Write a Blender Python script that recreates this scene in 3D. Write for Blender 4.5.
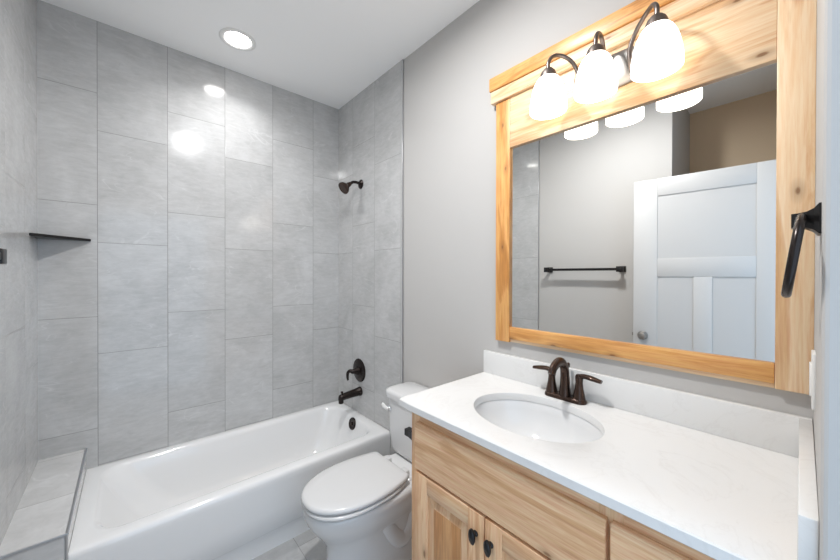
import bpy, bmesh, math, random
from mathutils import Vector, Matrix

for o in list(bpy.data.objects):
    bpy.data.objects.remove(o, do_unlink=True)
S = bpy.context.scene
C = S.collection
PI = math.pi

# ------------------------------------------------------------ camera
H = 1.413
YAW, PITCH, ROLL = 0.72331228, -0.00491053, 0.00214134
cam_d = bpy.data.cameras.new('camera')
cam_d.sensor_width = 36.0
cam_d.lens = 329.8013 / 840 * 36.0
cam_d.shift_y = (276.8129 - 280) / 840
cam_d.clip_start = 0.01
cam = bpy.data.objects.new('camera', cam_d)
C.objects.link(cam)
F = Vector((math.sin(YAW) * math.cos(PITCH), math.cos(YAW) * math.cos(PITCH), math.sin(PITCH)))
r0 = Vector((math.cos(YAW), -math.sin(YAW), 0)); u0 = r0.cross(F)
Rv = math.cos(ROLL) * r0 + math.sin(ROLL) * u0
Uv = -math.sin(ROLL) * r0 + math.cos(ROLL) * u0
M = Matrix((Rv, Uv, -F)).transposed().to_4x4()
M.translation = Vector((0, 0, H))
cam.matrix_world = M
S.camera = cam

# ------------------------------------------------------------ world (daylight of the next room, through the open doorway), exposure
w = bpy.data.worlds.new('daylight'); S.world = w
w.use_nodes = True
bg = w.node_tree.nodes['Background']
bg.inputs[0].default_value = (0.62, 0.80, 1.0, 1)
bg.inputs[1].default_value = 1.2
S.view_settings.view_transform = 'Standard'
S.view_settings.look = 'None'
S.view_settings.exposure = 0.68
S.view_settings.gamma = 1.0
S.view_settings.use_curve_mapping = False
S.cycles.max_bounces = 10
S.cycles.diffuse_bounces = 6
S.cycles.sample_clamp_indirect = 6.0
S.cycles.blur_glossy = 0.5
S.cycles.caustics_reflective = False
S.cycles.caustics_refractive = False
CAN_TUB_W, CAN_ROOM_W = 2.8, 16.5
SHADE_E = 2.2

# ------------------------------------------------------------ dimensions
D = 2.47            # back wall
XR = 1.2898         # tile face by the tap
XP = 1.2978         # painted wall behind the basin
XL = -0.3367        # tile face on the left
XLP = XL - 0.008
YN = -0.034         # short wall beside the basin
ZC = 2.768
TW, TH = 0.2995, 0.5985

# ------------------------------------------------------------ material helpers
def new_mat(name):
    m = bpy.data.materials.new(name); m.use_nodes = True
    nt = m.node_tree
    return m, nt, nt.nodes['Principled BSDF']

def plain(name, col, rough=0.5, metal=0.0, coat=0.0, spec=0.5):
    m, nt, b = new_mat(name)
    b.inputs['Base Color'].default_value = (*col, 1)
    b.inputs['Roughness'].default_value = rough
    b.inputs['Metallic'].default_value = metal
    b.inputs['Coat Weight'].default_value = coat
    b.inputs['Specular IOR Level'].default_value = spec
    return m

class N:
    def __init__(s, nt): s.nt = nt
    def node(s, t, **kw):
        n = s.nt.nodes.new(t)
        for k, v in kw.items(): setattr(n, k, v)
        return n
    def link(s, a, b): s.nt.links.new(a, b)
    def put(s, v, sock):
        if isinstance(v, (int, float)): sock.default_value = v
        else: s.link(v, sock)
    def math(s, op, a, b=None, c=None):
        n = s.node('ShaderNodeMath', operation=op)
        s.put(a, n.inputs[0])
        if b is not None: s.put(b, n.inputs[1])
        if c is not None: s.put(c, n.inputs[2])
        return n.outputs[0]
    def ramp(s, fac, stops):
        n = s.node('ShaderNodeValToRGB')
        e = n.color_ramp.elements
        while len(e) < len(stops): e.new(0.5)
        for i, (p, c) in enumerate(stops):
            e[i].position = p; e[i].color = (*c, 1)
        s.link(fac, n.inputs[0])
        return n.outputs[0]
    def noise(s, vec, scale, detail=4, rough=0.55, dist=0.0):
        n = s.node('ShaderNodeTexNoise')
        n.inputs['Scale'].default_value = scale; n.inputs['Detail'].default_value = detail
        n.inputs['Roughness'].default_value = rough; n.inputs['Distortion'].default_value = dist
        s.link(vec, n.inputs['Vector'])
        return n.outputs['Fac']
    def mix(s, fac, a, b, mode='MIX'):
        n = s.node('ShaderNodeMix', data_type='RGBA', blend_type=mode)
        s.put(fac, n.inputs[0])
        for v, i in ((a, 6), (b, 7)):
            if isinstance(v, tuple): n.inputs[i].default_value = (*v, 1)
            else: s.link(v, n.inputs[i])
        return n.outputs[2]

def tile_mat(name, ua, u0, flip, va='Z', v0=1.187, W=TW, Hh=TH, stag=0.398, rough=0.085, base=0.535, grout=0.26):
    """stone-look tile laid in columns along axis ua, with every other column shifted"""
    m, nt, b = new_mat(name); n = N(nt)
    geo = n.node('ShaderNodeNewGeometry')
    sep = n.node('ShaderNodeSeparateXYZ'); n.link(geo.outputs['Position'], sep.inputs[0])
    u = n.math('DIVIDE', n.math('SUBTRACT', sep.outputs[ua], u0), W)
    c = n.math('FLOOR', u); fu = n.math('FRACT', u)
    par = n.math('FLOORED_MODULO', n.math('ADD', c, float(flip)), 2.0)
    v = n.math('DIVIDE', n.math('SUBTRACT', n.math('SUBTRACT', sep.outputs[va], v0), n.math('MULTIPLY', par, stag)), Hh)
    r = n.math('FLOOR', v); fv = n.math('FRACT', v)
    du = n.math('MULTIPLY', n.math('MINIMUM', fu, n.math('SUBTRACT', 1.0, fu)), W)
    dv = n.math('MULTIPLY', n.math('MINIMUM', fv, n.math('SUBTRACT', 1.0, fv)), Hh)
    d = n.math('MINIMUM', du, dv)
    g = n.math('LESS_THAN', d, 0.0014)
    cmb = n.node('ShaderNodeCombineXYZ'); n.link(c, cmb.inputs[0]); n.link(r, cmb.inputs[1])
    wn = n.node('ShaderNodeTexWhiteNoise', noise_dimensions='3D'); n.link(cmb.outputs[0], wn.inputs['Vector'])
    sc = n.node('ShaderNodeVectorMath', operation='SCALE'); n.link(wn.outputs['Color'], sc.inputs[0]); sc.inputs['Scale'].default_value = 20
    ad = n.node('ShaderNodeVectorMath', operation='ADD'); n.link(geo.outputs['Position'], ad.inputs[0]); n.link(sc.outputs[0], ad.inputs[1])
    P = ad.outputs[0]
    cloud = n.noise(P, 4.0, 6, 0.6, 0.6)
    col = n.ramp(cloud, [(0.3, (base * .85, base * .848, base * .842)), (0.5, (base * .95, base * .948, base * .943)), (0.72, (base * 1.06, base * 1.06, base * 1.057))])
    # fine scratchy grain
    mp = n.node('ShaderNodeMapping'); mp.inputs['Rotation'].default_value = (0.2, 0.25, 0.3); mp.inputs['Scale'].default_value = (7, 7, 24)
    n.link(P, mp.inputs[0])
    fine = n.noise(mp.outputs[0], 2.2, 7, 0.72, 0.5)
    col = n.mix(0.55, col, n.ramp(fine, [(0.3, (.41, .41, .41)), (0.7, (.59, .59, .59))]), 'OVERLAY')
    # thin pale and dark hairlines, broken up
    mp2 = n.node('ShaderNodeMapping'); mp2.inputs['Rotation'].default_value = (0.5, 0.4, 0.6); mp2.inputs['Scale'].default_value = (2.2, 2.2, 5.5)
    n.link(P, mp2.inputs[0])
    vn = n.noise(mp2.outputs[0], 0.9, 3, 0.6, 0.8)
    vd = n.math('ABSOLUTE', n.math('SUBTRACT', vn, 0.5))
    vein = n.ramp(vd, [(0.0, (1, 1, 1)), (0.004, (.5, .5, .5)), (0.010, (0, 0, 0))])
    brk = n.ramp(n.noise(P, 7.0, 3), [(0.48, (0, 0, 0)), (0.62, (1, 1, 1))])
    col = n.mix(n.math('MULTIPLY', n.math('MULTIPLY', vein, brk), 0.42), col, (base * 1.3, base * 1.3, base * 1.3))
    vn2 = n.noise(mp2.outputs[0], 1.7, 3, 0.6, 0.7)
    vd2 = n.math('ABSOLUTE', n.math('SUBTRACT', vn2, 0.47))
    vein2 = n.ramp(vd2, [(0.0, (1, 1, 1)), (0.006, (0, 0, 0))])
    brk2 = n.ramp(n.noise(P, 5.0, 3), [(0.52, (0, 0, 0)), (0.66, (1, 1, 1))])
    col = n.mix(n.math('MULTIPLY', n.math('MULTIPLY', vein2, brk2), 0.30), col, (base * .72, base * .71, base * .69))
    tint = n.math('ADD', 0.97, n.math('MULTIPLY', wn.outputs['Value'], 0.06))
    hs = n.node('ShaderNodeHueSaturation'); n.link(col, hs.inputs['Color']); n.link(tint, hs.inputs['Value'])
    col = n.mix(g, hs.outputs[0], (grout, grout * .99, grout * .97))
    n.link(col, b.inputs['Base Color'])
    n.put(n.math('ADD', n.math('ADD', rough, n.math('MULTIPLY', fine, 0.05)), n.math('MULTIPLY', g, 0.5)), b.inputs['Roughness'])
    bp = n.node('ShaderNodeBump'); bp.inputs['Strength'].default_value = 0.3; bp.inputs['Distance'].default_value = 0.001
    hgt = n.math('ADD', n.math('MULTIPLY', n.math('MINIMUM', d, 0.002), 400.0), n.math('MULTIPLY', n.noise(P, 3.5, 2), 0.8))
    n.link(hgt, bp.inputs['Height']); n.link(bp.outputs[0], b.inputs['Normal'])
    return m

def wood_mat(name, axis, light=(0.80, 0.60, 0.38), mid=(0.70, 0.46, 0.235), heart=(0.50, 0.26, 0.10), seed=0.0, heart_at=0.56, knots=True, rough=0.38):
    m, nt, b = new_mat(name); n = N(nt)
    tc = n.node('ShaderNodeTexCoord'); oi = n.node('ShaderNodeObjectInfo')
    off = n.node('ShaderNodeCombineXYZ')
    rnd = n.math('ADD', n.math('MULTIPLY', oi.outputs['Random'], 37.0), seed)
    for i in range(3): n.put(n.math('MULTIPLY', rnd, (1.0, 1.7, 0.6)[i]), off.inputs[i])
    ad = n.node('ShaderNodeVectorMath', operation='ADD'); n.link(tc.outputs['Object'], ad.inputs[0]); n.link(off.outputs[0], ad.inputs[1])
    def stretched(along, across):
        mp = n.node('ShaderNodeMapping')
        s = [across] * 3; s['XYZ'.index(axis)] = along
        mp.inputs['Scale'].default_value = s
        n.link(ad.outputs[0], mp.inputs[0]); return mp.outputs[0]
    grain = n.noise(stretched(1.5, 26), 1.0, 7, 0.66, 1.5)
    big = n.noise(stretched(1.5, 10), 1.0, 3, 0.5, 1.6)
    fib = n.noise(stretched(9, 190), 1.0, 3, 0.6, 0.2)
    col = n.ramp(grain, [(0.36, light), (0.50, tuple((a * 2 + c) / 3 for a, c in zip(light, mid))), (0.62, mid)])
    hm = n.ramp(big, [(heart_at - .03, (0, 0, 0)), (heart_at + .012, (.6, .6, .6)), (heart_at + .10, (1, 1, 1))])
    hcol = n.mix(n.math('MULTIPLY', grain, 0.8), mid, heart)
    col = n.mix(hm, col, hcol)
    col = n.mix(0.6, col, n.ramp(fib, [(0.34, (.34, .34, .34)), (0.62, (.58, .58, .58))]), 'OVERLAY')
    if knots:
        vo = n.node('ShaderNodeTexVoronoi', feature='F1', voronoi_dimensions='2D'); vo.inputs['Scale'].default_value = 1.0
        sx = n.node('ShaderNodeSeparateXYZ'); n.link(stretched(4.5, 10.0), sx.inputs[0])
        cx = n.node('ShaderNodeCombineXYZ'); n.link(sx.outputs['Y'], cx.inputs[0]); n.link(sx.outputs['Z'], cx.inputs[1])
        n.link(cx.outputs[0], vo.inputs['Vector'])
        sp = n.node('ShaderNodeSeparateColor')
        n.link(vo.outputs['Color'], sp.inputs[0])
        has = n.math('GREATER_THAN', sp.outputs[0], 0.70)
        kd = n.math('ADD', vo.outputs['Distance'], n.math('MULTIPLY', n.math('SUBTRACT', grain, 0.5), 0.10))
        kn = n.ramp(kd, [(0.025, (1, 1, 1)), (0.055, (.4, .4, .4)), (0.17, (0, 0, 0))])
        col = n.mix(n.math('MULTIPLY', n.math('MULTIPLY', kn, has), 0.85), col, (0.20, 0.085, 0.03))
    n.link(col, b.inputs['Base Color'])
    b.inputs['Roughness'].default_value = rough
    b.inputs['Coat Weight'].default_value = 0.12
    b.inputs['Coat Roughness'].default_value = 0.3
    bp = n.node('ShaderNodeBump'); bp.inputs['Strength'].default_value = 0.08; bp.inputs['Distance'].default_value = 0.001
    n.link(fib, bp.inputs['Height']); n.link(bp.outputs[0], b.inputs['Normal'])
    return m

def paint_mat(name, col, rough=0.6):
    m, nt, b = new_mat(name); n = N(nt)
    geo = n.node('ShaderNodeNewGeometry')
    ns = n.noise(geo.outputs['Position'], 260, 3, 0.6)
    bp = n.node('ShaderNodeBump'); bp.inputs['Strength'].default_value = 0.06; bp.inputs['Distance'].default_value = 0.001
    n.link(ns, bp.inputs['Height']); n.link(bp.outputs[0], b.inputs['Normal'])
    b.inputs['Base Color'].default_value = (*col, 1)
    b.inputs['Roughness'].default_value = rough
    b.inputs['Specular IOR Level'].default_value = 0.3
    return m

def quartz_mat(name):
    m, nt, b = new_mat(name); n = N(nt)
    geo = n.node('ShaderNodeNewGeometry'); P = geo.outputs['Position']
    vn = n.noise(P, 3.2, 5, 0.6, 1.8)
    vd = n.math('ABSOLUTE', n.math('SUBTRACT', vn, 0.5))
    vein = n.ramp(vd, [(0.0, (1, 1, 1)), (0.008, (.4, .4, .4)), (0.03, (0, 0, 0))])
    msk = n.math('MULTIPLY', vein, n.math('MULTIPLY', n.noise(P, 7, 3), 0.45))
    col = n.mix(msk, (0.745, 0.74, 0.73), (0.60, 0.58, 0.56))
    sp = n.noise(P, 240, 2)
    col = n.mix(n.ramp(sp, [(0.62, (0, 0, 0)), (0.72, (.12, .12, .12))]), col, (0.6, 0.58, 0.55))
    n.link(col, b.inputs['Base Color'])
    b.inputs['Roughness'].default_value = 0.22
    return m

def bronze_mat(name):
    m, nt, b = new_mat(name); n = N(nt)
    tc = n.node('ShaderNodeTexCoord')
    lw = n.node('ShaderNodeLayerWeight'); lw.inputs[0].default_value = 0.25
    ns = n.noise(tc.outputs['Object'], 30, 3)
    col = n.mix(n.math('MULTIPLY', ns, 0.9), (0.040, 0.028, 0.025), (0.105, 0.064, 0.046))
    n.link(col, b.inputs['Base Color'])
    b.inputs['Metallic'].default_value = 0.8; b.inputs['Roughness'].default_value = 0.22
    return m

MT = {}
MT['wall'] = paint_mat('greige_paint', (0.505, 0.492, 0.477))
MT['alcove'] = paint_mat('greige_paint_warm_lit', (0.66, 0.52, 0.37))  # same paint as the other walls, warm hall light put into the colour
MT['ceil'] = paint_mat('ceiling_paint', (0.95, 0.945, 0.935), 0.8)
MT['tile_back'] = tile_mat('stone_tile_back', 'X', -0.1252, 1)
MT['tile_right'] = tile_mat('stone_tile_right', 'Y', 1.943 - TW * 4, 0)
MT['tile_left'] = tile_mat('stone_tile_left', 'Y', 1.900 - TW * 4, 0)
MT['tile_ledge'] = tile_mat('stone_tile_ledge', 'Y', 2.04 - 0.4 * 4, 0, va='X', v0=-0.6, W=0.40, Hh=0.60, stag=0.0, base=0.62)
MT['tile_floor'] = tile_mat('stone_tile_floor', 'X', 0.36 - TW * 4, 0, va='Y', v0=0.70, rough=0.35, base=0.46)
MT['tub'] = plain('white_enamel', (0.81, 0.81, 0.81), 0.10, coat=0.3)
MT['china'] = plain('white_china', (0.70, 0.70, 0.70), 0.08, coat=0.3)
MT['seat'] = plain('white_seat_plastic', (0.66, 0.66, 0.66), 0.22)
MT['chrome'] = plain('chrome', (0.75, 0.76, 0.78), 0.12, 1.0)
MT['trim_metal'] = plain('brushed_aluminium', (0.60, 0.61, 0.63), 0.28, 1.0)
MT['nickel'] = plain('satin_nickel', (0.33, 0.315, 0.30), 0.42, 1.0)
MT['pewter'] = plain('pewter_metal', (0.20, 0.17, 0.155), 0.38, 1.0)
MT['bronze'] = bronze_mat('oiled_bronze')
MT['black'] = plain('black_metal', (0.012, 0.011, 0.011), 0.32, 0.3)
MT['dark_bronze'] = plain('dark_bronze', (0.024, 0.017, 0.015), 0.26, 0.6)
MT['door'] = plain('white_door_paint', (0.55, 0.545, 0.54), 0.4)
MT['quartz'] = quartz_mat('white_quartz')
MT['mirror'] = plain('silvered_glass', (0.93, 0.945, 0.94), 0.0, 1.0)
MT['plastic'] = plain('white_plastic', (0.80, 0.79, 0.77), 0.35)
FR = dict(light=(0.86, 0.66, 0.45), mid=(0.77, 0.525, 0.30), heart=(0.52, 0.235, 0.07))
MT['wood_y'] = wood_mat('hickory_along_wall', 'Y', seed=3.1, **FR)
FO = dict(light=(0.78, 0.43, 0.155), mid=(0.63, 0.285, 0.075), heart=(0.44, 0.18, 0.05))
MT['wood_y_amber'] = wood_mat('hickory_amber_level', 'Y', seed=9.3, **FO)
MT['wood_z_amber'] = wood_mat('hickory_amber_upright', 'Z', seed=4.6, **FO)
MT['wood_z'] = wood_mat('hickory_upright', 'Z', seed=7.7, **FR)
CB = dict(light=(0.79, 0.535, 0.325), mid=(0.67, 0.395, 0.21), heart=(0.50, 0.25, 0.105), heart_at=0.60)
MT['cab_y'] = wood_mat('hickory_cabinet_level', 'Y', seed=11.3, **CB)
MT['cab_z'] = wood_mat('hickory_cabinet_upright', 'Z', seed=5.9, **CB)
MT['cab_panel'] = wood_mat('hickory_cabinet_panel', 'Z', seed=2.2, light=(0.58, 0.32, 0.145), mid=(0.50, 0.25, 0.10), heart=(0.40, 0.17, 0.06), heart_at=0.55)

def emit_mat(name, col, strength):
    m, nt, b = new_mat(name)
    b.inputs['Base Color'].default_value = (0.8, 0.8, 0.8, 1)
    b.inputs['Emission Color'].default_value = (*col, 1)
    b.inputs['Emission Strength'].default_value = strength
    return m
MT['shade'] = emit_mat('glowing_opal_glass', (1.0, 0.90, 0.78), SHADE_E)
MT['lens'] = emit_mat('glowing_lens', (1.0, 0.97, 0.93), 14.0)
MT['bulb'] = emit_mat('lit_bulb', (1.0, 0.86, 0.68), 3.5)

# ------------------------------------------------------------ mesh helpers (all shapes in world metres)
def merge(bm, t):
    me = bpy.data.meshes.new('tmp'); t.to_mesh(me); t.free(); bm.from_mesh(me); bpy.data.meshes.remove(me)

def box(bm, x0, x1, y0, y1, z0, z1, bev=0.0, seg=2):
    t = bmesh.new()
    bmesh.ops.create_cube(t, size=1)
    for v in t.verts:
        v.co = Vector(((x0 + x1) / 2 + v.co.x * (x1 - x0), (y0 + y1) / 2 + v.co.y * (y1 - y0), (z0 + z1) / 2 + v.co.z * (z1 - z0)))
    if bev: bmesh.ops.bevel(t, geom=t.edges[:], offset=bev, segments=seg, profile=0.5, affect='EDGES')
    merge(bm, t)

def prism(bm, pts, z0, z1, bev=0.0, seg=2):
    t = bmesh.new()
    lo = [t.verts.new((x, y, z0)) for x, y in pts]; hi = [t.verts.new((x, y, z1)) for x, y in pts]
    n = len(pts)
    t.faces.new(lo[::-1]); t.faces.new(hi)
    for i in range(n): t.faces.new((lo[i], lo[(i + 1) % n], hi[(i + 1) % n], hi[i]))
    bmesh.ops.recalc_face_normals(t, faces=t.faces[:])
    if bev: bmesh.ops.bevel(t, geom=t.edges[:], offset=bev, segments=seg, profile=0.5, affect='EDGES')
    merge(bm, t)

def loft(bm, loops, cap0=True, cap1=True):
    """loops: lists of 3-D points of the same length"""
    t = bmesh.new()
    R = [[t.verts.new(p) for p in L] for L in loops]
    n = len(loops[0])
    for a, b in zip(R, R[1:]):
        for i in range(n): t.faces.new((a[i], a[(i + 1) % n], b[(i + 1) % n], b[i]))
    if cap0: t.faces.new(R[0][::-1])
    if cap1: t.faces.new(R[-1])
    bmesh.ops.recalc_face_normals(t, faces=t.faces[:])
    merge(bm, t)

def frame_of(d):
    d = Vector(d).normalized()
    a = Vector((0, 0, 1)) if abs(d.z) < 0.9 else Vector((1, 0, 0))
    s = d.cross(a).normalized(); return d, s, s.cross(d)

def lathe(bm, o, axis, prof, n=32, cap0=True, cap1=True):
    """prof: (distance along axis, radius)"""
    o = Vector(o); d, s, u = frame_of(axis)
    loft(bm, [[o + d * h + (s * math.cos(2 * PI * i / n) + u * math.sin(2 * PI * i / n)) * max(r, 1e-4) for i in range(n)] for h, r in prof], cap0, cap1)

def smooth_pts(pts, k=6):
    P = [Vector(p) for p in pts]; out = []
    for i in range(len(P) - 1):
        p0 = P[max(i - 1, 0)]; p1 = P[i]; p2 = P[i + 1]; p3 = P[min(i + 2, len(P) - 1)]
        for j in range(k):
            t = j / k
            out.append(0.5 * ((2 * p1) + (-p0 + p2) * t + (2 * p0 - 5 * p1 + 4 * p2 - p3) * t * t + (-p0 + 3 * p1 - 3 * p2 + p3) * t ** 3))
    out.append(P[-1]); return out

def interp(vals, m):
    out = []
    for i in range(m):
        f = i / (m - 1) * (len(vals) - 1); a = min(int(f), len(vals) - 2); g = f - a
        va, vb = vals[a], vals[a + 1]
        if isinstance(va, tuple): out.append(tuple(p * (1 - g) + q * g for p, q in zip(va, vb)))
        else: out.append(va * (1 - g) + vb * g)
    return out

def tube(bm, pts, rad, n=14, k=6, up=(0, 0, 1), smooth=True):
    """rad: radii, or (side, up) pairs, spread along the path"""
    P = smooth_pts(pts, k) if smooth else [Vector(p) for p in pts]
    Rr = interp(rad, len(P)) if isinstance(rad, list) else [rad] * len(P)
    loops = []; s = None
    for i, p in enumerate(P):
        d = (P[min(i + 1, len(P) - 1)] - P[max(i - 1, 0)]).normalized()
        if s is None:
            a = Vector(up)
            if abs(d.dot(a)) > 0.95: a = Vector((0, 1, 0)) if abs(d.y) < 0.9 else Vector((1, 0, 0))
            s = d.cross(a).normalized()
        else:
            s = (s - d * s.dot(d)).normalized()
        u = s.cross(d)
        ra, rb = Rr[i] if isinstance(Rr[i], tuple) else (Rr[i], Rr[i])
        loops.append([p + s * (ra * math.cos(2 * PI * j / n)) + u * (rb * math.sin(2 * PI * j / n)) for j in range(n)])
    loft(bm, loops)

def rrect(x0, x1, y0, y1, r, z, n=8):
    out = []
    for cx, cy, a0 in ((x1 - r, y1 - r, 0), (x0 + r, y1 - r, 90), (x0 + r, y0 + r, 180), (x1 - r, y0 + r, 270)):
        for i in range(n + 1):
            a = math.radians(a0 + 90 * i / n)
            out.append(Vector((cx + r * math.cos(a), cy + r * math.sin(a), z)))
    return out

def bmnew(): return bmesh.new()

def obj(name, bm, mat, parent=None, smooth=True, origin=None, angle=40):
    """link one mesh object; its vertices come in world metres and are moved to the origin of its thing"""
    if parent is not None:
        root = parent
        while root.parent: root = root.parent
        og = Vector(root.location)
    else:
        og = Vector(origin) if origin else Vector((0, 0, 0))
    bmesh.ops.translate(bm, verts=bm.verts[:], vec=-og)
    me = bpy.data.meshes.new(name); bm.to_mesh(me); bm.free()
    if smooth:
        me.polygons.foreach_set('use_smooth', [True] * len(me.polygons))
        me.set_sharp_from_angle(angle=math.radians(angle))
    o = bpy.data.objects.new(name, me); C.objects.link(o)
    if parent is not None: o.parent = parent
    else: o.location = og
    me.materials.append(mat)
    return o

def tag(o, label, cat, group=None, kind=None):
    o['label'] = label; o['category'] = cat
    if group: o['group'] = group
    if kind: o['kind'] = kind
    return o

def thing(name, loc, label, cat, group=None, kind=None):
    o = bpy.data.objects.new(name, None); C.objects.link(o); o.location = loc
    o.empty_display_size = 0.1
    return tag(o, label, cat, group, kind)

def one(fn, *a, **k):
    bm = bmnew(); fn(bm, *a, **k); return bm

# ------------------------------------------------------------ the room shell
tag(obj('floor', one(box, -1.15, 1.45, -0.30, D + 0.1, -0.06, 0.0), MT['tile_floor'], smooth=False), 'grey stone tile floor between bathtub and toilet', 'floor', kind='structure')
tag(obj('ceiling', one(box, -1.15, 1.45, -0.16, D + 0.1, ZC, ZC + 0.06), MT['ceil'], smooth=False), 'smooth white ceiling over the whole bathroom', 'ceiling', kind='structure')
tag(obj('wall_back', one(box, -1.15, 1.45, D, D + 0.1, 0, ZC), MT['tile_back'], smooth=False), 'tall grey stone tile wall along the back of the bathtub', 'wall', kind='structure')
wr = tag(obj('wall_right', one(box, XP, XP + 0.1, -0.16, D, 0, ZC), MT['wall'], smooth=False), 'painted greige wall behind toilet and vanity, tiled at the tub end', 'wall', kind='structure')
obj('tile_cladding', one(box, XR, XP, 1.634, D, 0, ZC), MT['tile_right'], wr, False)
obj('edge_trim', one(box, XR - 0.001, XP, 1.627, 1.634, 0, ZC, 0.0015), MT['trim_metal'], wr)
wl = tag(obj('wall_left', one(box, -1.05, XLP, 0.582, D, 0, ZC), MT['wall'], smooth=False), 'painted greige wall with towel bar, tiled beside the tub', 'wall', kind='structure')
obj('tile_cladding', one(box, XLP, XL, 1.610, D, 0, ZC), MT['tile_left'], wl, False)
obj('edge_trim', one(box, XLP, XL + 0.001, 1.603, 1.610, 0, ZC, 0.0015), MT['trim_metal'], wl)
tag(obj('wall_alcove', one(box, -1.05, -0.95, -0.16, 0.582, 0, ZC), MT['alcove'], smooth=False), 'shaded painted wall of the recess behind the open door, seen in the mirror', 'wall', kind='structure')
bm = bmnew()
prism(bm, [(XP, -0.035), (0.752, -0.0270), (0.747, -0.0275), (0.743, -0.030), (0.7415, -0.034), (0.7415, -0.16), (XP, -0.16)], 0, ZC)
box(bm, -1.05, -0.29, -0.16, -0.034, 0, ZC)
box(bm, -0.29, 0.7415, -0.16, -0.034, 2.13, ZC)
tag(obj('wall_front', bm, MT['wall'], smooth=False), 'short painted wall at the right end of the vanity, with towel ring', 'wall', kind='structure')

# tiled ledge between the left wall and the tub (top falls a little towards the front), metal edging
bm = bmnew()
t = bmnew()
lx0, lx1, ly0, ly1 = XL, -0.170, 1.752, D
zf, zb = 0.466, 0.492
vs = [t.verts.new(p) for p in ((lx0, ly0, 0), (lx1, ly0, 0), (lx1, ly1, 0), (lx0, ly1, 0), (lx0, ly0, zf), (lx1, ly0, zf), (lx1, ly1, zb), (lx0, ly1, zb))]
for f in ((0, 1, 5, 4), (1, 2, 6, 5), (2, 3, 7, 6), (3, 0, 4, 7), (4, 5, 6, 7), (3, 2, 1, 0)): t.faces.new([vs[i] for i in f])
merge(bm, t)
lg = tag(obj('trim_1', bm, MT['tile_ledge'], smooth=False), 'low grey tiled ledge between left wall and bathtub, with metal edging', 'tiled ledge', kind='structure')
bm = bmnew()
tube(bm, [(lx1 - 0.001, ly0, zf - 0.002), (lx1 - 0.001, ly1, zb - 0.002)], 0.0055, 8, smooth=False)
obj('edge_trim', bm, MT['trim_metal'], lg)
bm = bmnew(); tube(bm, [(lx0, ly0, zf - 0.002), (lx1, ly0, zf - 0.002)], 0.0045, 8, smooth=False)
obj('edge_trim', bm, MT['trim_metal'], lg)
bm = bmnew(); tube(bm, [(lx1 - 0.002, ly0, 0), (lx1 - 0.002, ly0, zf - 0.002)], 0.0045, 8, smooth=False)
obj('edge_trim', bm, MT['trim_metal'], lg)

# open door, swung into the room in front of the left wall; seen in the mirror
dr = thing('door_1', (-0.262, 0.004, 0.012), 'open white three panel door reflected in the mirror', 'door', kind='structure')
def door_mesh():
    bm = bmnew(); W, T, Z = 0.776, 0.035, 2.083
    o = Vector(dr.location)
    def b(y0, y1, z0, z1, x0=-T, x1=0.0, bev=0.002): box(bm, o.x + x0, o.x + x1, o.y + y0, o.y + y1, o.z + z0, o.z + z1, bev)
    b(0, 0.145, 0, Z); b(0.634, W, 0, Z)
    b(0.145, 0.634, 1.962, Z); b(0.145, 0.634, 1.395, 1.522); b(0.145, 0.634, 0, 0.22)
    b(0.343, 0.437, 0.22, 1.395)
    b(0.14, 0.64, 0.2, 1.97, -T + 0.006, -0.006, 0)
    return bm
obj('door_leaf', door_mesh(), MT['door'], dr)
bm = bmnew(); o = Vector(dr.location)
lathe(bm, (o.x, o.y + 0.716, o.z + 0.972), (1, 0, 0), [(0, 0.0), (0, 0.03), (0.004, 0.032), (0.009, 0.028), (0.011, 0.012), (0.022, 0.011), (0.027, 0.022), (0.036, 0.0275), (0.045, 0.024), (0.05, 0.012), (0.051, 0)], 28)
obj('door_knob', bm, MT['nickel'], dr)['label'] = 'round satin nickel knob'
bm = bmnew(); box(bm, o.x - 0.027, o.x - 0.008, o.y + 0.775, o.y + 0.778, o.z + 0.945, o.z + 1.0, 0.001)
box(bm, o.x - 0.023, o.x - 0.012, o.y + 0.776, o.y + 0.787, o.z + 0.962, o.z + 0.984, 0.003)
obj('latch', bm, MT['nickel'], dr)
dr.rotation_euler = (0, 0, math.radians(-5.0))

# ------------------------------------------------------------ ceiling lights
def can_light(x, y, label, w, spread):
    t = thing('ceiling_light', (x, y, ZC), label, 'recessed light', 'recessed ceiling lights')
    bm = bmnew(); lathe(bm, (x, y, ZC), (0, 0, -1), [(0.0, 0.094), (0.003, 0.094), (0.006, 0.088), (0.006, 0.072), (0.001, 0.066), (0.0, 0.066)], 48, False, False)
    obj('trim_ring', bm, MT['plastic'], t)
    bm = bmnew(); lathe(bm, (x, y, ZC), (0, 0, -1), [(0.0, 0.066), (0.0025, 0.064), (0.0045, 0.045), (0.005, 0.0)], 48, False, False)
    obj('lens', bm, MT['lens'], t)
    L = bpy.data.lights.new('can_lamp', 'AREA'); L.shape = 'DISK'; L.size = 0.12; L.energy = w; L.color = (0.985, 0.985, 0.985); L.spread = math.radians(spread)
    lo = bpy.data.objects.new('can_lamp', L); C.objects.link(lo); lo.parent = t; lo.location = (0, 0, -0.012)
    return t
can_light(0.474, 2.127, 'round recessed ceiling light above the bathtub', CAN_TUB_W, 132)
can_light(0.444, 0.863, 'second recessed ceiling light, seen only as a reflection in the back wall tile', CAN_ROOM_W, 174)

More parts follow.
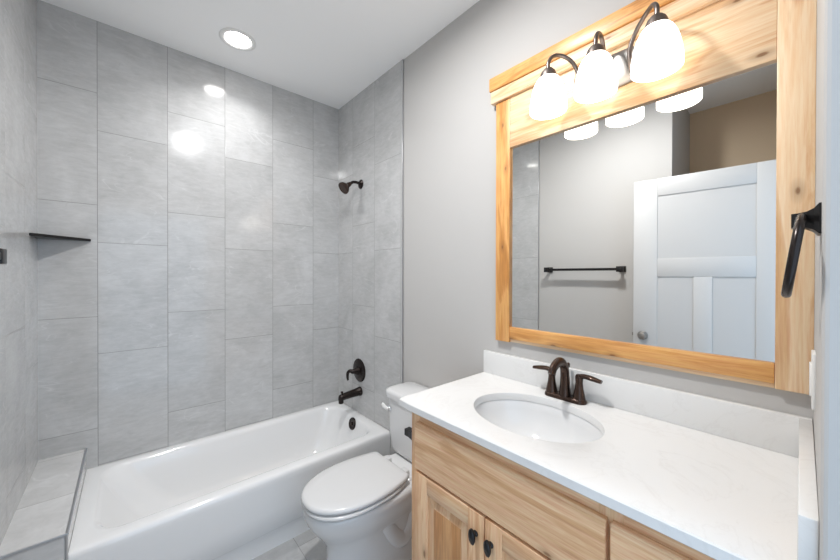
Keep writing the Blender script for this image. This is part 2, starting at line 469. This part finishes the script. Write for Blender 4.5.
# ------------------------------------------------------------ bathtub
tub = thing('bathtub', (0.56, 2.11, 0.0), 'long white alcove bathtub under the grey tile wall', 'bathtub')
bm = bmnew()
X0, X1, Y1 = -0.169, XR - 0.0005, D - 0.0005
Ls = []
def outer(z, y0, r=0.004, ins=0.0): Ls.append(rrect(X0 + ins, X1 - ins, y0, Y1 - ins, r, z))
outer(0, 1.772); outer(0.088, 1.770); outer(0.100, 1.764); outer(0.108, 1.758); outer(0.20, 1.755); outer(0.34, 1.752); outer(0.362, 1.753); outer(0.376, 1.757); outer(0.382, 1.763); outer(0.3845, 1.772, 0.008, 0.006)
def inner(z, x0, x1, y0, y1, r): Ls.append(rrect(x0, x1, y0, y1, r, z))
inner(0.3845, -0.118, 1.236, 1.815, 2.428, 0.10)
inner(0.382, -0.111, 1.230, 1.822, 2.421, 0.11)
inner(0.374, -0.103, 1.223, 1.829, 2.414, 0.115)
inner(0.355, -0.092, 1.216, 1.836, 2.407, 0.12)
inner(0.28, -0.050, 1.200, 1.850, 2.394, 0.13)
inner(0.19, 0.010, 1.176, 1.864, 2.380, 0.14)
inner(0.12, 0.075, 1.145, 1.878, 2.366, 0.15)
inner(0.085, 0.130, 1.108, 1.896, 2.348, 0.15)
inner(0.066, 0.190, 1.075, 1.925, 2.318, 0.14)
inner(0.060, 0.300, 1.000, 1.990, 2.250, 0.12)
loft(bm, Ls)
obj('tub_shell', bm, MT['tub'], tub, angle=50)
bm = bmnew(); lathe(bm, (1.2155, 2.107, 0.337), (-1, 0, 0.2), [(0, 0.042), (0.008, 0.042), (0.012, 0.039), (0.012, 0.026), (0.0085, 0.022), (0.0085, 0.012), (0.016, 0.010), (0.017, 0.0)], 32)
obj('overflow_plate', bm, MT['dark_bronze'], tub)['label'] = 'round black overflow plate'
bm = bmnew(); lathe(bm, (0.98, 2.118, 0.061), (0, 0, 1), [(0, 0.034), (0.003, 0.033), (0.004, 0.024), (0.010, 0.022), (0.012, 0.0)], 28)
obj('drain', bm, MT['dark_bronze'], tub)['label'] = 'black drain stopper'

# ------------------------------------------------------------ shower fittings
sh = thing('shower_rose', (XR, 2.123, 2.08), 'dark bronze shower head on a bent arm high on the tiled end wall', 'shower head')
bm = bmnew(); lathe(bm, (XR, 2.123, 2.085), (-1, 0, 0), [(0, 0.034), (0.004, 0.034), (0.010, 0.026), (0.016, 0.014), (0.018, 0.0)], 28)
obj('flange', bm, MT['dark_bronze'], sh)
bm = bmnew(); tube(bm, [(XR, 2.123, 2.085), (1.258, 2.123, 2.092), (1.222, 2.123, 2.088), (1.193, 2.123, 2.066)], 0.0105)
obj('arm', bm, MT['dark_bronze'], sh)
bm = bmnew(); lathe(bm, (1.200, 2.123, 2.073), (-0.80, 0.0, -0.62), [(0, 0.0), (0.0, 0.014), (0.016, 0.018), (0.026, 0.018), (0.034, 0.024), (0.056, 0.042), (0.068, 0.045), (0.074, 0.044), (0.076, 0.036), (0.073, 0.034), (0.073, 0.0)], 32)
obj('spray_head', bm, MT['bronze'], sh)

vl = thing('shower_valve', (XR, 2.142, 0.703), 'dark bronze shower valve with a round plate and curved lever', 'shower valve')
bm = bmnew(); lathe(bm, (XR, 2.142, 0.703), (-1, 0, 0), [(0, 0.086), (0.003, 0.086), (0.008, 0.078), (0.011, 0.05), (0.014, 0.034), (0.016, 0.0)], 48)
obj('escutcheon', bm, MT['dark_bronze'], vl)
bm = bmnew(); lathe(bm, (XR - 0.01, 2.142, 0.703), (-1, 0, 0), [(0, 0.032), (0.02, 0.026), (0.04, 0.018), (0.055, 0.016), (0.062, 0.010), (0.063, 0.0)], 24)
tube(bm, [(XR - 0.058, 2.142, 0.703), (XR - 0.074, 2.150, 0.709), (XR - 0.086, 2.160, 0.697), (XR - 0.087, 2.164, 0.668), (XR - 0.083, 2.165, 0.640)], [0.015, 0.013, 0.011, 0.010, 0.007])
obj('lever', bm, MT['dark_bronze'], vl)

sp = thing('tub_spout', (XR, 2.130, 0.55), 'dark bronze tub spout with a pull-up diverter, above the rim', 'tub spout')
bm = bmnew()
loops = []
for x, zc, a, b2 in ((XR, .550, .034, .034), (XR - .010, .550, .034, .034), (XR - .014, .550, .030, .030), (XR - .08, .546, .027, .027), (XR - .140, .541, .0245, .0245), (XR - .156, .536, .0225, .026), (XR - .168, .532, .020, .0255), (XR - .173, .530, .013, .021), (XR - .174, .529, .003, .008)):
    loops.append([Vector((x, 2.130 + a * math.cos(2 * PI * i / 24), zc + b2 * math.sin(2 * PI * i / 24))) for i in range(24)])
loft(bm, loops)
lathe(bm, (XR - 0.157, 2.130, 0.530), (0, 0, -1), [(0, 0.018), (0.028, 0.018), (0.032, 0.016), (0.032, 0.0)], 20)
obj('spout_body', bm, MT['dark_bronze'], sp)
bm = bmnew(); lathe(bm, (XR - 0.150, 2.130, 0.556), (0, 0, 1), [(0, 0.005), (0.012, 0.005), (0.015, 0.009), (0.022, 0.0095), (0.025, 0.006), (0.026, 0)], 16)
obj('diverter_knob', bm, MT['dark_bronze'], sp)

# corner shelf
bm = bmnew()
prism(bm, [(XL, D), (XL, D - 0.192), (XL + 0.012, D - 0.192), (-0.150, D - 0.012), (-0.150, D)], 1.588, 1.601, 0.0025)
tag(obj('corner_shelf', bm, MT['black'], origin=(XL, D, 1.588)), 'small black triangular shelf in the tiled corner above the ledge', 'corner shelf')

# towel bar on the left wall
tb = thing('towel_bar', (XLP, 1.19, 1.464), 'long black towel bar on the left wall, reflected in the mirror', 'towel bar')
for y in (0.893, 1.489):
    bm = bmnew()
    box(bm, XLP, XLP + 0.010, y - 0.024, y + 0.024, 1.440, 1.488, 0.003)
    box(bm, XLP + 0.008, XLP + 0.062, y - 0.0125, y + 0.0125, 1.4515, 1.4765, 0.003)
    box(bm, XLP + 0.056, XLP + 0.080, y - 0.024, y + 0.024, 1.442, 1.486, 0.003)
    obj('bracket', bm, MT['black'], tb)
bm = bmnew(); box(bm, XLP + 0.057, XLP + 0.078, 0.893, 1.489, 1.4535, 1.4745, 0.002); obj('rail', bm, MT['black'], tb)

# ------------------------------------------------------------ toilet (faces -x)
TY = 1.366
tl = thing('toilet', (0.95, TY, 0), 'white two piece toilet with closed lid, between bathtub and vanity', 'toilet')
def egg(xf, xb, hw, z, n=48, wide=0.46, pw=2.25, pb=3.0):
    """outline with a long round front at xf and a squarer back at xb"""
    xc = xf + (xb - xf) * wide; out = []
    for i in range(n):
        a = 2 * PI * i / n; c, s = math.cos(a), math.sin(a)
        if c < 0: ax, p = xc - xf, pw
        else: ax, p = xb - xc, pb
        out.append(Vector((xc + ax * math.copysign(abs(c) ** (2 / p), c), TY + hw * math.copysign(abs(s) ** (2 / p), s), z)))
    return out
bm = bmnew()
loft(bm, [egg(0.630, 1.215, 0.118, 0.0), egg(0.632, 1.213, 0.117, 0.018), egg(0.650, 1.200, 0.104, 0.030), egg(0.662, 1.195, 0.098, 0.10), egg(0.662, 1.195, 0.098, 0.17),
          egg(0.655, 1.195, 0.102, 0.215), egg(0.628, 1.195, 0.125, 0.255), egg(0.600, 1.195, 0.148, 0.295), egg(0.574, 1.20, 0.166, 0.335), egg(0.563, 1.20, 0.173, 0.365), egg(0.561, 1.20, 0.174, 0.385), egg(0.565, 1.195, 0.171, 0.394), egg(0.576, 1.19, 0.160, 0.398)])
box(bm, 1.02, 1.290, TY - 0.125, TY + 0.125, 0.345, 0.412, 0.02, 4)
for s in (-1, 1):   # trapway contour standing proud of the pedestal
    tube(bm, [(0.80, TY + s * 0.075, 0.30), (0.90, TY + s * 0.076, 0.245), (0.965, TY + s * 0.073, 0.150), (1.02, TY + s * 0.072, 0.108), (1.075, TY + s * 0.072, 0.16), (1.10, TY + s * 0.074, 0.26), (1.16, TY + s * 0.072, 0.31)], [0.03, 0.04, 0.044, 0.045, 0.045, 0.044, 0.04], 16)
obj('bowl', bm, MT['china'], tl, angle=60)
for s in (-1, 1):
    bm = bmnew(); lathe(bm, (0.93, TY + s * 0.128, 0.0), (0, 0, 1), [(0, 0.020), (0.014, 0.019), (0.024, 0.013), (0.027, 0.0)], 18)
    obj('bolt_cap', bm, MT['plastic'], tl)
bm = bmnew()
loft(bm, [egg(0.572, 1.04, 0.162, 0.405), egg(0.558, 1.045, 0.176, 0.409), egg(0.555, 1.046, 0.179, 0.415), egg(0.559, 1.044, 0.176, 0.4215), egg(0.569, 1.04, 0.168, 0.4235)])
obj('seat', bm, MT['seat'], tl, angle=60)
def lid_loop(xf, xb, hw, z, n=56):
    out = []
    xc = xf + 0.255; A = xc - xf; B = 0.335          # rear half of a longer ellipse, cut square at the hinges
    for i in range(n):
        a = 2 * PI * i / n; c, s = math.cos(a), math.sin(a)
        if c < 0: x = xc - A * abs(c) ** 0.92; y = hw * math.copysign(abs(s) ** 0.92, s)
        else: x = xc + B * c; y = hw * s
        if x > xb: 
            y = y if abs(y) < 1e-6 else math.copysign(abs(hw * math.sin(math.acos(min(1, (xb - xc) / B)))), y) * (abs(s) / math.sqrt(max(1e-9, 1 - ((xb - xc) / B) ** 2)))
            x = xb
        out.append(Vector((x, TY + y, z)))
    return out
bm = bmnew()
loft(bm, [lid_loop(0.564, 1.012, 0.169, 0.4275), lid_loop(0.556, 1.018, 0.177, 0.431), lid_loop(0.554, 1.020, 0.179, 0.438), lid_loop(0.557, 1.018, 0.176, 0.446), lid_loop(0.567, 1.010, 0.167, 0.451), lid_loop(0.60, 0.98, 0.135, 0.4525), lid_loop(0.70, 0.93, 0.06, 0.454)])
obj('lid', bm, MT['seat'], tl, angle=60)
for s in (-1, 1):
    bm = bmnew(); box(bm, 1.018, 1.056, TY + s * 0.075 - 0.022, TY + s * 0.075 + 0.022, 0.405, 0.436, 0.007, 3)
    obj('hinge', bm, MT['seat'], tl)
bm = bmnew()
loft(bm, [rrect(1.128, 1.284, TY - 0.152, TY + 0.152, 0.05, 0.418), rrect(1.116, 1.286, TY - 0.162, TY + 0.162, 0.055, 0.428), rrect(1.110, 1.287, TY - 0.168, TY + 0.168, 0.055, 0.45),
          rrect(1.104, 1.288, TY - 0.175, TY + 0.175, 0.05, 0.55), rrect(1.100, 1.288, TY - 0.179, TY + 0.179, 0.045, 0.725)])
tank = obj('tank', bm, MT['china'], tl, angle=60)
bm = bmnew()
loft(bm, [rrect(1.100, 1.289, TY - 0.179, TY + 0.179, 0.045, 0.722), rrect(1.090, 1.290, TY - 0.187, TY + 0.187, 0.05, 0.726), rrect(1.087, 1.290, TY - 0.190, TY + 0.190, 0.05, 0.75), rrect(1.090, 1.289, TY - 0.187, TY + 0.187, 0.05, 0.764), rrect(1.104, 1.284, TY - 0.172, TY + 0.172, 0.045, 0.770)])
obj('tank_lid', bm, MT['china'], tl, angle=60)
bm = bmnew(); lathe(bm, (1.104, TY + 0.138, 0.664), (-1, 0, 0), [(0, 0.017), (0.006, 0.017), (0.010, 0.012), (0.018, 0.010), (0.019, 0)], 20)
ft = obj('flush_handle', bm, MT['chrome'], tank)
bm = bmnew(); tube(bm, [(1.088, TY + 0.132, 0.662), (1.081, TY + 0.150, 0.668), (1.078, TY + 0.166, 0.676), (1.080, TY + 0.180, 0.682)], [(0.006, 0.010), (0.006, 0.012), (0.006, 0.013), (0.004, 0.009)])
obj('flush_lever', bm, MT['plastic'], tank)

# ------------------------------------------------------------ vanity cabinet
FX = 0.785      # face frame
DX = 0.766      # door and drawer faces
CY0, CY1 = -0.024, 0.933
vc = thing('vanity_cabinet', (1.04, 0.45, 0), 'knotty light hickory vanity cabinet under the white countertop', 'vanity cabinet')
bm = bmnew()
box(bm, FX + 0.018, XP - 0.001, CY1 - 0.018, CY1, 0.0, 0.9213, 0.001)
box(bm, FX + 0.018, XP - 0.001, CY0, CY0 + 0.018, 0.0, 0.9213, 0.001)
box(bm, FX + 0.018, XP - 0.001, CY0 + 0.018, CY1 - 0.018, 0.10, 0.118)
box(bm, FX + 0.075, FX + 0.093, CY0 + 0.018, CY1 - 0.018, 0.0, 0.10)
obj('carcass', bm, MT['cab_z'], vc)
for y0, y1 in ((CY1 - 0.045, CY1), (0.235, 0.285), (CY0, CY0 + 0.04)): obj('frame_stile', one(box, FX, FX + 0.019, y0, y1, 0.10, 0.9213, 0.001), MT['cab_z'], vc)
for y0, y1 in ((0.285, CY1 - 0.045), (CY0 + 0.04, 0.235)):
    for z0, z1 in ((0.862, 0.9213), (0.690, 0.735), (0.10, 0.145)): obj('frame_rail', one(box, FX, FX + 0.019, y0, y1, z0, z1, 0.001), MT['cab_y'], vc)
def front(name, y0, y1, z0, z1):
    """slab front with a sloped upper edge"""
    bm = bmnew()
    t = bmnew()
    pr = [(FX, z0), (DX, z0), (DX, z1 - 0.004), (DX + 0.004, z1), (FX, z1)]
    a = [t.verts.new((x, y0, z)) for x, z in pr]; b = [t.verts.new((x, y1, z)) for x, z in pr]
    t.faces.new(a); t.faces.new(b[::-1])
    for i in range(5): t.faces.new((a[i], a[(i + 1) % 5], b[(i + 1) % 5], b[i]))
    bmesh.ops.recalc_face_normals(t, faces=t.faces[:])
    bmesh.ops.bevel(t, geom=t.edges[:], offset=0.0015, segments=2, affect='EDGES')
    merge(bm, t)
    return obj(name, bm, MT['cab_y'], vc, angle=30)
def knob(parent, y, z):
    bm = bmnew()
    lathe(bm, (DX, y, z), (-1, 0, 0), [(0, 0.009), (0.003, 0.009), (0.006, 0.006), (0.014, 0.006)], 16)
    # oval bent head
    loops = []
    for h, a, b2, dz in ((0.010, .004, .008, 0.005), (0.012, .009, .017, 0.004), (0.015, .0115, .023, 0.0), (0.020, .0115, .0245, -0.002), (0.0235, .0085, .019, -0.003), (0.025, .003, .008, -0.004)):
        loops.append([Vector((DX - h - 0.003 * math.sin(2 * PI * i / 20), y + a * math.cos(2 * PI * i / 20), z + dz + b2 * math.sin(2 * PI * i / 20))) for i in range(20)])
    loft(bm, loops)
    k = obj('knob', bm, MT['black'], parent); k['label'] = 'oval black knob'
    return k
front('false_front', 0.2650, 0.896, 0.724, 0.886)
for y0, y1, ky in ((0.588, 0.890, 0.617), (0.2650, 0.5835, 0.562)):
    z0, z1 = 0.130, 0.7145; sw = 0.058
    bm = bmnew()
    box(bm, DX, FX - 0.0005, y0, y0 + sw, z0, z1, 0.002)
    box(bm, DX, FX - 0.0005, y1 - sw, y1, z0, z1, 0.002)
    dd = obj('door', bm, MT['cab_z'], vc)
    for a, b in ((z1 - sw, z1), (z0, z0 + sw)): obj('door_rail', one(box, DX, FX - 0.0005, y0 + sw, y1 - sw, a, b, 0.002), MT['cab_y'], dd)
    # sloped moulding round the raised panel
    bm = bmnew(); t = bmnew()
    a0, a1, b0, b1 = y0 + sw - 0.001, y1 - sw + 0.001, z0 + sw - 0.001, z1 - sw + 0.001
    def ring(d, x): return [t.verts.new((x, y, z)) for y, z in ((a0 + d, b0 + d), (a1 - d, b0 + d), (a1 - d, b1 - d), (a0 + d, b1 - d))]
    R = [ring(0, FX - 0.009), ring(0.006, FX - 0.009), ring(0.032, FX - 0.0145), ring(0.034, FX - 0.0145)]
    for p, q in zip(R, R[1:]):
        for i in range(4): t.faces.new((p[i], p[(i + 1) % 4], q[(i + 1) % 4], q[i]))
    bmesh.ops.recalc_face_normals(t, faces=t.faces[:])
    for f in t.faces:
        if f.normal.x > 0: f.normal_flip()
    merge(bm, t)
    obj('panel_border', bm, MT['cab_z'], dd, False)
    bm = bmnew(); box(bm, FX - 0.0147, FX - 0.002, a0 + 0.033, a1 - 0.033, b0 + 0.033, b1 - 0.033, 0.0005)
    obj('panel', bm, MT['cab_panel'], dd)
    knob(dd, ky, 0.652)
for z0, z1 in ((0.724, 0.886), (0.43, 0.7145), (0.130, 0.42)):
    df = front('drawer_front', CY0 + 0.012, 0.2555, z0, z1)
    knob(df, 0.118, (z0 + z1) / 2)

# toilet paper holder on the cabinet side
tp = thing('toilet_paper_holder', (0.83, CY1, 0.80), 'small black paper holder on the vanity side facing the toilet', 'paper holder')
bm = bmnew()
loops = []
for d, s in ((0.0, .025), (0.006, .025), (0.014, .021), (0.028, .015), (0.050, .0125), (0.074, .0125)):
    loops.append([Vector((0.822 + s * a, CY1 + d, 0.799 + s * b)) for a, b in ((-1, -1), (1, -1), (1, 1), (-1, 1))])
loft(bm, loops)
obj('post', bm, MT['black'], tp, False)
bm = bmnew(); tube(bm, [(0.822, CY1 + 0.064, 0.799), (0.96, CY1 + 0.064, 0.799), (0.972, CY1 + 0.064, 0.809)], 0.008)
obj('roll_bar', bm, MT['black'], tp)

# ------------------------------------------------------------ countertop with sink
SX, SY, SA, SB = 1.020, 0.578, 0.168, 0.214
ZT, ZB = 0.949, 0.922
ct = thing('countertop', (1.03, 0.47, ZB), 'white quartz countertop with an oval cut-out over the cabinet', 'countertop')
def slab():
    bm = bmnew()
    n = 96; x0, x1, y0, y1 = 0.757, XP - 0.0005, -0.0255, 0.985
    hole = []; rim = []
    cr = 0.014
    for i in range(n):
        a = 2 * PI * i / n; c, s = math.cos(a), math.sin(a)
        hole.append((SX + SA * c, SY + SB * s))
        # ray from the hole centre to the slab outline
        t = 1e9
        if c > 1e-9: t = min(t, (x1 - SX) / c)
        if c < -1e-9: t = min(t, (x0 - SX) / c)
        if s > 1e-9: t = min(t, (y1 - SY) / s)
        if s < -1e-9: t = min(t, (y0 - SY) / s)
        rim.append([SX + t * c, SY + t * s])
    # put the nearest outline points on the true corners
    for cx, cy in ((x0, y0), (x1, y0), (x0, y1), (x1, y1)):
        k = min(range(n), key=lambda i: (rim[i][0] - cx) ** 2 + (rim[i][1] - cy) ** 2)
        rim[k] = [cx, cy]
        if (cx, cy) == (x0, y1):
            rim[k] = [cx + 0.005, cy - 0.005]
    b = 0.003
    def off(p, d):
        q = list(p)
        if abs(q[0] - x0) < 0.006: q[0] += d
        if abs(q[0] - x1) < 1e-6: q[0] -= 0
        if abs(q[1] - y0) < 1e-6: q[1] += 0
        if abs(q[1] - y1) < 0.006: q[1] -= d
        return q
    V = lambda pts, z: [Vector((p[0], p[1], z)) for p in pts]
    hin = lambda d: [(SX + (SA + d) * math.cos(2 * PI * i / n), SY + (SB + d) * math.sin(2 * PI * i / n)) for i in range(n)]
    loops = [V(hin(0), ZB), V(hin(0), ZT - 0.004), V(hin(0.001), ZT - 0.0012), V(hin(0.004), ZT), V([off(p, b) for p in rim], ZT), V(rim, ZT - b), V(rim, ZB + b), V([off(p, b) for p in rim], ZB), V(hin(0), ZB)]
    loft(bm, loops, False, False)
    bmesh.ops.remove_doubles(bm, verts=bm.verts[:], dist=1e-5)
    bmesh.ops.recalc_face_normals(bm, faces=bm.faces[:])
    return bm
obj('slab', slab(), MT['quartz'], ct, angle=25)
bm = bmnew(); box(bm, XP - 0.0205, XP - 0.0005, -0.0335, 0.985, ZT, 1.053, 0.002); obj('backsplash', bm, MT['quartz'], ct)
bm = bmnew(); prism(bm, [(0.758, -0.0270), (0.758, -0.0060), (XP - 0.0208, -0.0110), (XP - 0.0208, -0.0335)], ZT, 1.053, 0.002); obj('side_splash', bm, MT['quartz'], ct)

sk = thing('sink', (SX, SY, 0.76), 'oval white undermount basin set into the countertop', 'sink')
bm = bmnew(); n = 64
def ov(da, z, f=1.0): return [Vector((SX + (SA + da) * f * math.cos(2 * PI * i / n), SY + (SB + da) * f * math.sin(2 * PI * i / n), z)) for i in range(n)]
loft(bm, [ov(0.018, ZB - 0.012), ov(0.018, ZB - 0.001), ov(0.003, ZB - 0.001), ov(-0.001, ZB - 0.008), ov(-0.006, ZB - 0.03), ov(0, ZB - 0.065, 0.90), ov(0, ZB - 0.10, 0.76), ov(0, ZB - 0.125, 0.56), ov(0, ZB - 0.137, 0.34), ov(0, ZB - 0.142, 0.14),
          ov(0, ZB - 0.150, 0.14), ov(0, ZB - 0.145, 0.40), ov(0, ZB - 0.133, 0.62), ov(0, ZB - 0.105, 0.82), ov(0, ZB - 0.065, 0.96), ov(0.004, ZB - 0.02), ov(0.018, ZB - 0.012)], False, False)
bmesh.ops.remove_doubles(bm, verts=bm.verts[:], dist=1e-5)
bmesh.ops.recalc_face_normals(bm, faces=bm.faces[:])
obj('basin', bm, MT['china'], sk, angle=50)
bm = bmnew(); lathe(bm, (SX, SY, ZB - 0.152), (0, 0, 1), [(0, 0.020), (0.011, 0.030), (0.013, 0.029), (0.013, 0.020), (0.016, 0.018), (0.017, 0)], 28)
obj('drain', bm, MT['bronze'], sk)

# ------------------------------------------------------------ faucet
fx, fy = 1.232, 0.568
ZT += 0.0004
fc = thing('faucet', (fx, fy, ZT), 'bronze two handle faucet on the countertop behind the oval sink', 'faucet')
bm = bmnew()
def stad(d, z):
    out = []; r = 0.026 + d; L = 0.052
    for i in range(40):
        a = 2 * PI * i / 40; c, s = math.cos(a), math.sin(a)
        out.append(Vector((fx + r * c, fy + (L if s > 0 else -L) * (1 if abs(s) > 1e-6 else 0) + r * s, z)))
    return out
loft(bm, [stad(0, ZT), stad(0, ZT + 0.006), stad(-0.002, ZT + 0.011), stad(-0.006, ZT + 0.015), stad(-0.012, ZT + 0.017)])
obj('base_plate', bm, MT['bronze'], fc)
bm = bmnew()
tube(bm, [(fx, fy, ZT + 0.012), (fx, fy, ZT + 0.045), (fx - 0.001, fy, ZT + 0.085), (fx - 0.006, fy, ZT + 0.116), (fx - 0.028, fy, ZT + 0.141), (fx - 0.062, fy, ZT + 0.145), (fx - 0.092, fy, ZT + 0.131), (fx - 0.105, fy, ZT + 0.111)],
     [(0.024, 0.023), (0.0185, 0.018), (0.017, 0.016), (0.017, 0.015), (0.017, 0.014), (0.018, 0.0125), (0.0185, 0.012), (0.018, 0.012)], 18, 6, up=(0, 1, 0))
obj('spout', bm, MT['bronze'], fc)
bm = bmnew(); lathe(bm, (fx + 0.026, fy, ZT + 0.012), (0, 0, 1), [(0, 0.003), (0.10, 0.003), (0.104, 0.006), (0.115, 0.0065), (0.119, 0.003), (0.12, 0)], 12)
obj('lift_rod', bm, MT['bronze'], fc)
for s in (-1, 1):
    y = fy + s * 0.052
    bm = bmnew(); lathe(bm, (fx, y, ZT + 0.012), (0, 0, 1), [(0, 0.0225), (0.012, 0.0205), (0.04, 0.0145), (0.062, 0.0125), (0.074, 0.0135), (0.083, 0.0135), (0.090, 0.010), (0.092, 0)], 24)
    hb = obj('handle', bm, MT['bronze'], fc)
    bm = bmnew(); tube(bm, [(fx, y - s * 0.004, ZT + 0.092), (fx, y + s * 0.018, ZT + 0.099), (fx, y + s * 0.045, ZT + 0.097), (fx, y + s * 0.076, ZT + 0.092)], [(0.012, 0.0105), (0.011, 0.0085), (0.015, 0.0085), (0.010, 0.006)], 16)
    obj('lever', bm, MT['bronze'], hb)

# ------------------------------------------------------------ framed mirror
FM = XP - 0.021
mi = thing('wall_mirror', (XP, 0.44, 1.113), 'large wall mirror in a chunky knotty wood frame with a crown', 'mirror')
bm = bmnew(); box(bm, XP - 0.0075, XP - 0.003, 0.026, 0.848, 1.176, 1.990); obj('mirror_glass', bm, MT['mirror'], mi, False)
bm = bmnew(); box(bm, FM, XP - 0.0005, 0.843, 0.916, 1.113, 2.2075, 0.002); obj('stile', bm, MT['wood_z_amber'], mi)
bm = bmnew(); box(bm, FM, XP - 0.0005, -0.0348, 0.0315, 1.115, 2.2075, 0.002); obj('stile', bm, MT['wood_z'], mi)
bm = bmnew(); box(bm, FM + 0.001, XP - 0.0005, 0.032, 0.8425, 1.984, 2.2075, 0.002); obj('top_rail', bm, MT['wood_y'], mi)
bm = bmnew(); box(bm, FM + 0.001, XP - 0.0005, 0.032, 0.8425, 1.128, 1.1815, 0.003); obj('bottom_rail', bm, MT['wood_y_amber'], mi)
bm = bmnew(); box(bm, FM + 0.010, XP - 0.0005, 0.032, 0.8425, 1.114, 1.1275, 0.001); obj('backing_strip', bm, MT['wood_y'], mi)
bm = bmnew(); box(bm, FM - 0.012, XP - 0.0005, -0.0335, 0.938, 2.208, 2.2635, 0.003); obj('frieze', bm, MT['wood_y'], mi)
bm = bmnew(); box(bm, FM - 0.018, XP - 0.0005, -0.0335, 0.943, 2.264, 2.325, 0.003); obj('crown', bm, MT['wood_y_amber'], mi)

# ------------------------------------------------------------ vanity light
LX = 1.150
lt = thing('vanity_light', (FM, 0.44, 2.12), 'three shade bronze vanity light fixed to the top of the mirror frame', 'wall light')
bm = bmnew()
loft(bm, [[Vector((x, 0.44 + a * math.copysign(abs(math.cos(q)) ** 0.5, math.cos(q)), 2.125 + b2 * math.copysign(abs(math.sin(q)) ** 0.5, math.sin(q)))) for q in [2 * PI * i / 40 for i in range(40)]] for x, a, b2 in ((FM + 0.0005, .115, .060), (FM - .010, .115, .060), (FM - .016, .108, .053), (FM - .019, .09, .038))])
obj('back_plate', bm, MT['nickel'], lt)
for y, ya in ((0.597, 0.528), (0.434, 0.438), (0.267, 0.360)):
    bm = bmnew()
    d = y - ya
    tube(bm, [(FM - 0.014, ya, 2.090), (FM - 0.034, ya, 2.108), (FM - 0.042, ya, 2.155), (FM - 0.052, ya + .22 * d, 2.198), (LX + 0.050, ya + .58 * d, 2.222), (LX + 0.020, ya + .86 * d, 2.218), (LX + 0.002, y, 2.192), (LX, y, 2.160)], 0.0068, 12)
    arm = obj('lamp_arm', bm, MT['pewter'], lt)
    bm = bmnew(); lathe(bm, (LX, y, 2.168), (0, 0, -1), [(0, 0.0), (0, 0.010), (0.004, 0.017), (0.010, 0.0195), (0.012, 0.024), (0.022, 0.028), (0.038, 0.031), (0.038, 0.0)], 28)
    obj('socket_cup', bm, MT['pewter'], arm)
    bm = bmnew()
    prof = [(2.134, 0.0275), (2.131, 0.034), (2.122, 0.0415), (2.106, 0.0490), (2.085, 0.0555), (2.060, 0.0605), (2.035, 0.0635), (2.011, 0.0635), (2.0105, 0.0605), (2.035, 0.0605), (2.060, 0.0575), (2.085, 0.0525), (2.106, 0.046), (2.120, 0.0385), (2.128, 0.031)]
    lathe(bm, (LX, y, 0), (0, 0, 1), prof, 40, False, False)
    obj('shade', bm, MT['shade'], arm)['label'] = 'glowing white glass bell shade'
    bm = bmnew(); lathe(bm, (LX, y, 2.131), (0, 0, -1), [(0, 0.012), (0.03, 0.013), (0.05, 0.022), (0.068, 0.026), (0.085, 0.021), (0.094, 0.010), (0.096, 0)], 20)
    obj('bulb', bm, MT['bulb'], arm)

# ------------------------------------------------------------ towel ring and switch plate on the short wall
YR = -0.0280
tr = thing('towel_ring', (0.80, YR, 1.50), 'black towel ring on the short wall at the right edge of the mirror', 'towel ring')
bm = bmnew()
loops = []
for d, s, q in ((0.0, .025, .023), (0.003, .025, .023), (0.008, .020, .0165), (0.015, .016, .0125), (0.024, .0135, .0112), (0.031, .0125, .0108)):
    loops.append([Vector((0.80 + s * a, YR + d, 1.500 + q * b)) for a, b in ((-1, -1), (1, -1), (1, 1), (-1, 1))])
loft(bm, loops)
obj('post', bm, MT['black'], tr, False)
bm = bmnew()
pts = []
for i in range(29):
    a = math.radians(100 + 340 * i / 28 * 0.97)
    rr = 0.062
    x = 0.80 + rr * math.cos(a); z = 1.445 + rr * math.sin(a)
    pts.append((x, YR + 0.021 + (1.500 - z) * 0.125, z))
tube(bm, pts, 0.0058, 12, 2)
obj('ring', bm, MT['dark_bronze'], tr)

yw = lambda x: -0.027 - (x - 0.752) * (0.008 / 0.546)
sw = thing('switch_plate', (1.10, yw(1.10), 1.172), 'white switch plate on the short wall above the side splash', 'switch plate')
bm = bmnew(); prism(bm, [(1.065, yw(1.065) - 0.001), (1.136, yw(1.136) - 0.001), (1.136, yw(1.12) + 0.0055), (1.065, yw(1.08) + 0.0055)], 1.134, 1.250, 0.002); obj('plate', bm, MT['plastic'], sw)
bm = bmnew(); box(bm, 1.084, 1.117, yw(1.10) + 0.003, yw(1.10) + 0.0085, 1.158, 1.226, 0.001); obj('rocker', bm, MT['plastic'], sw)
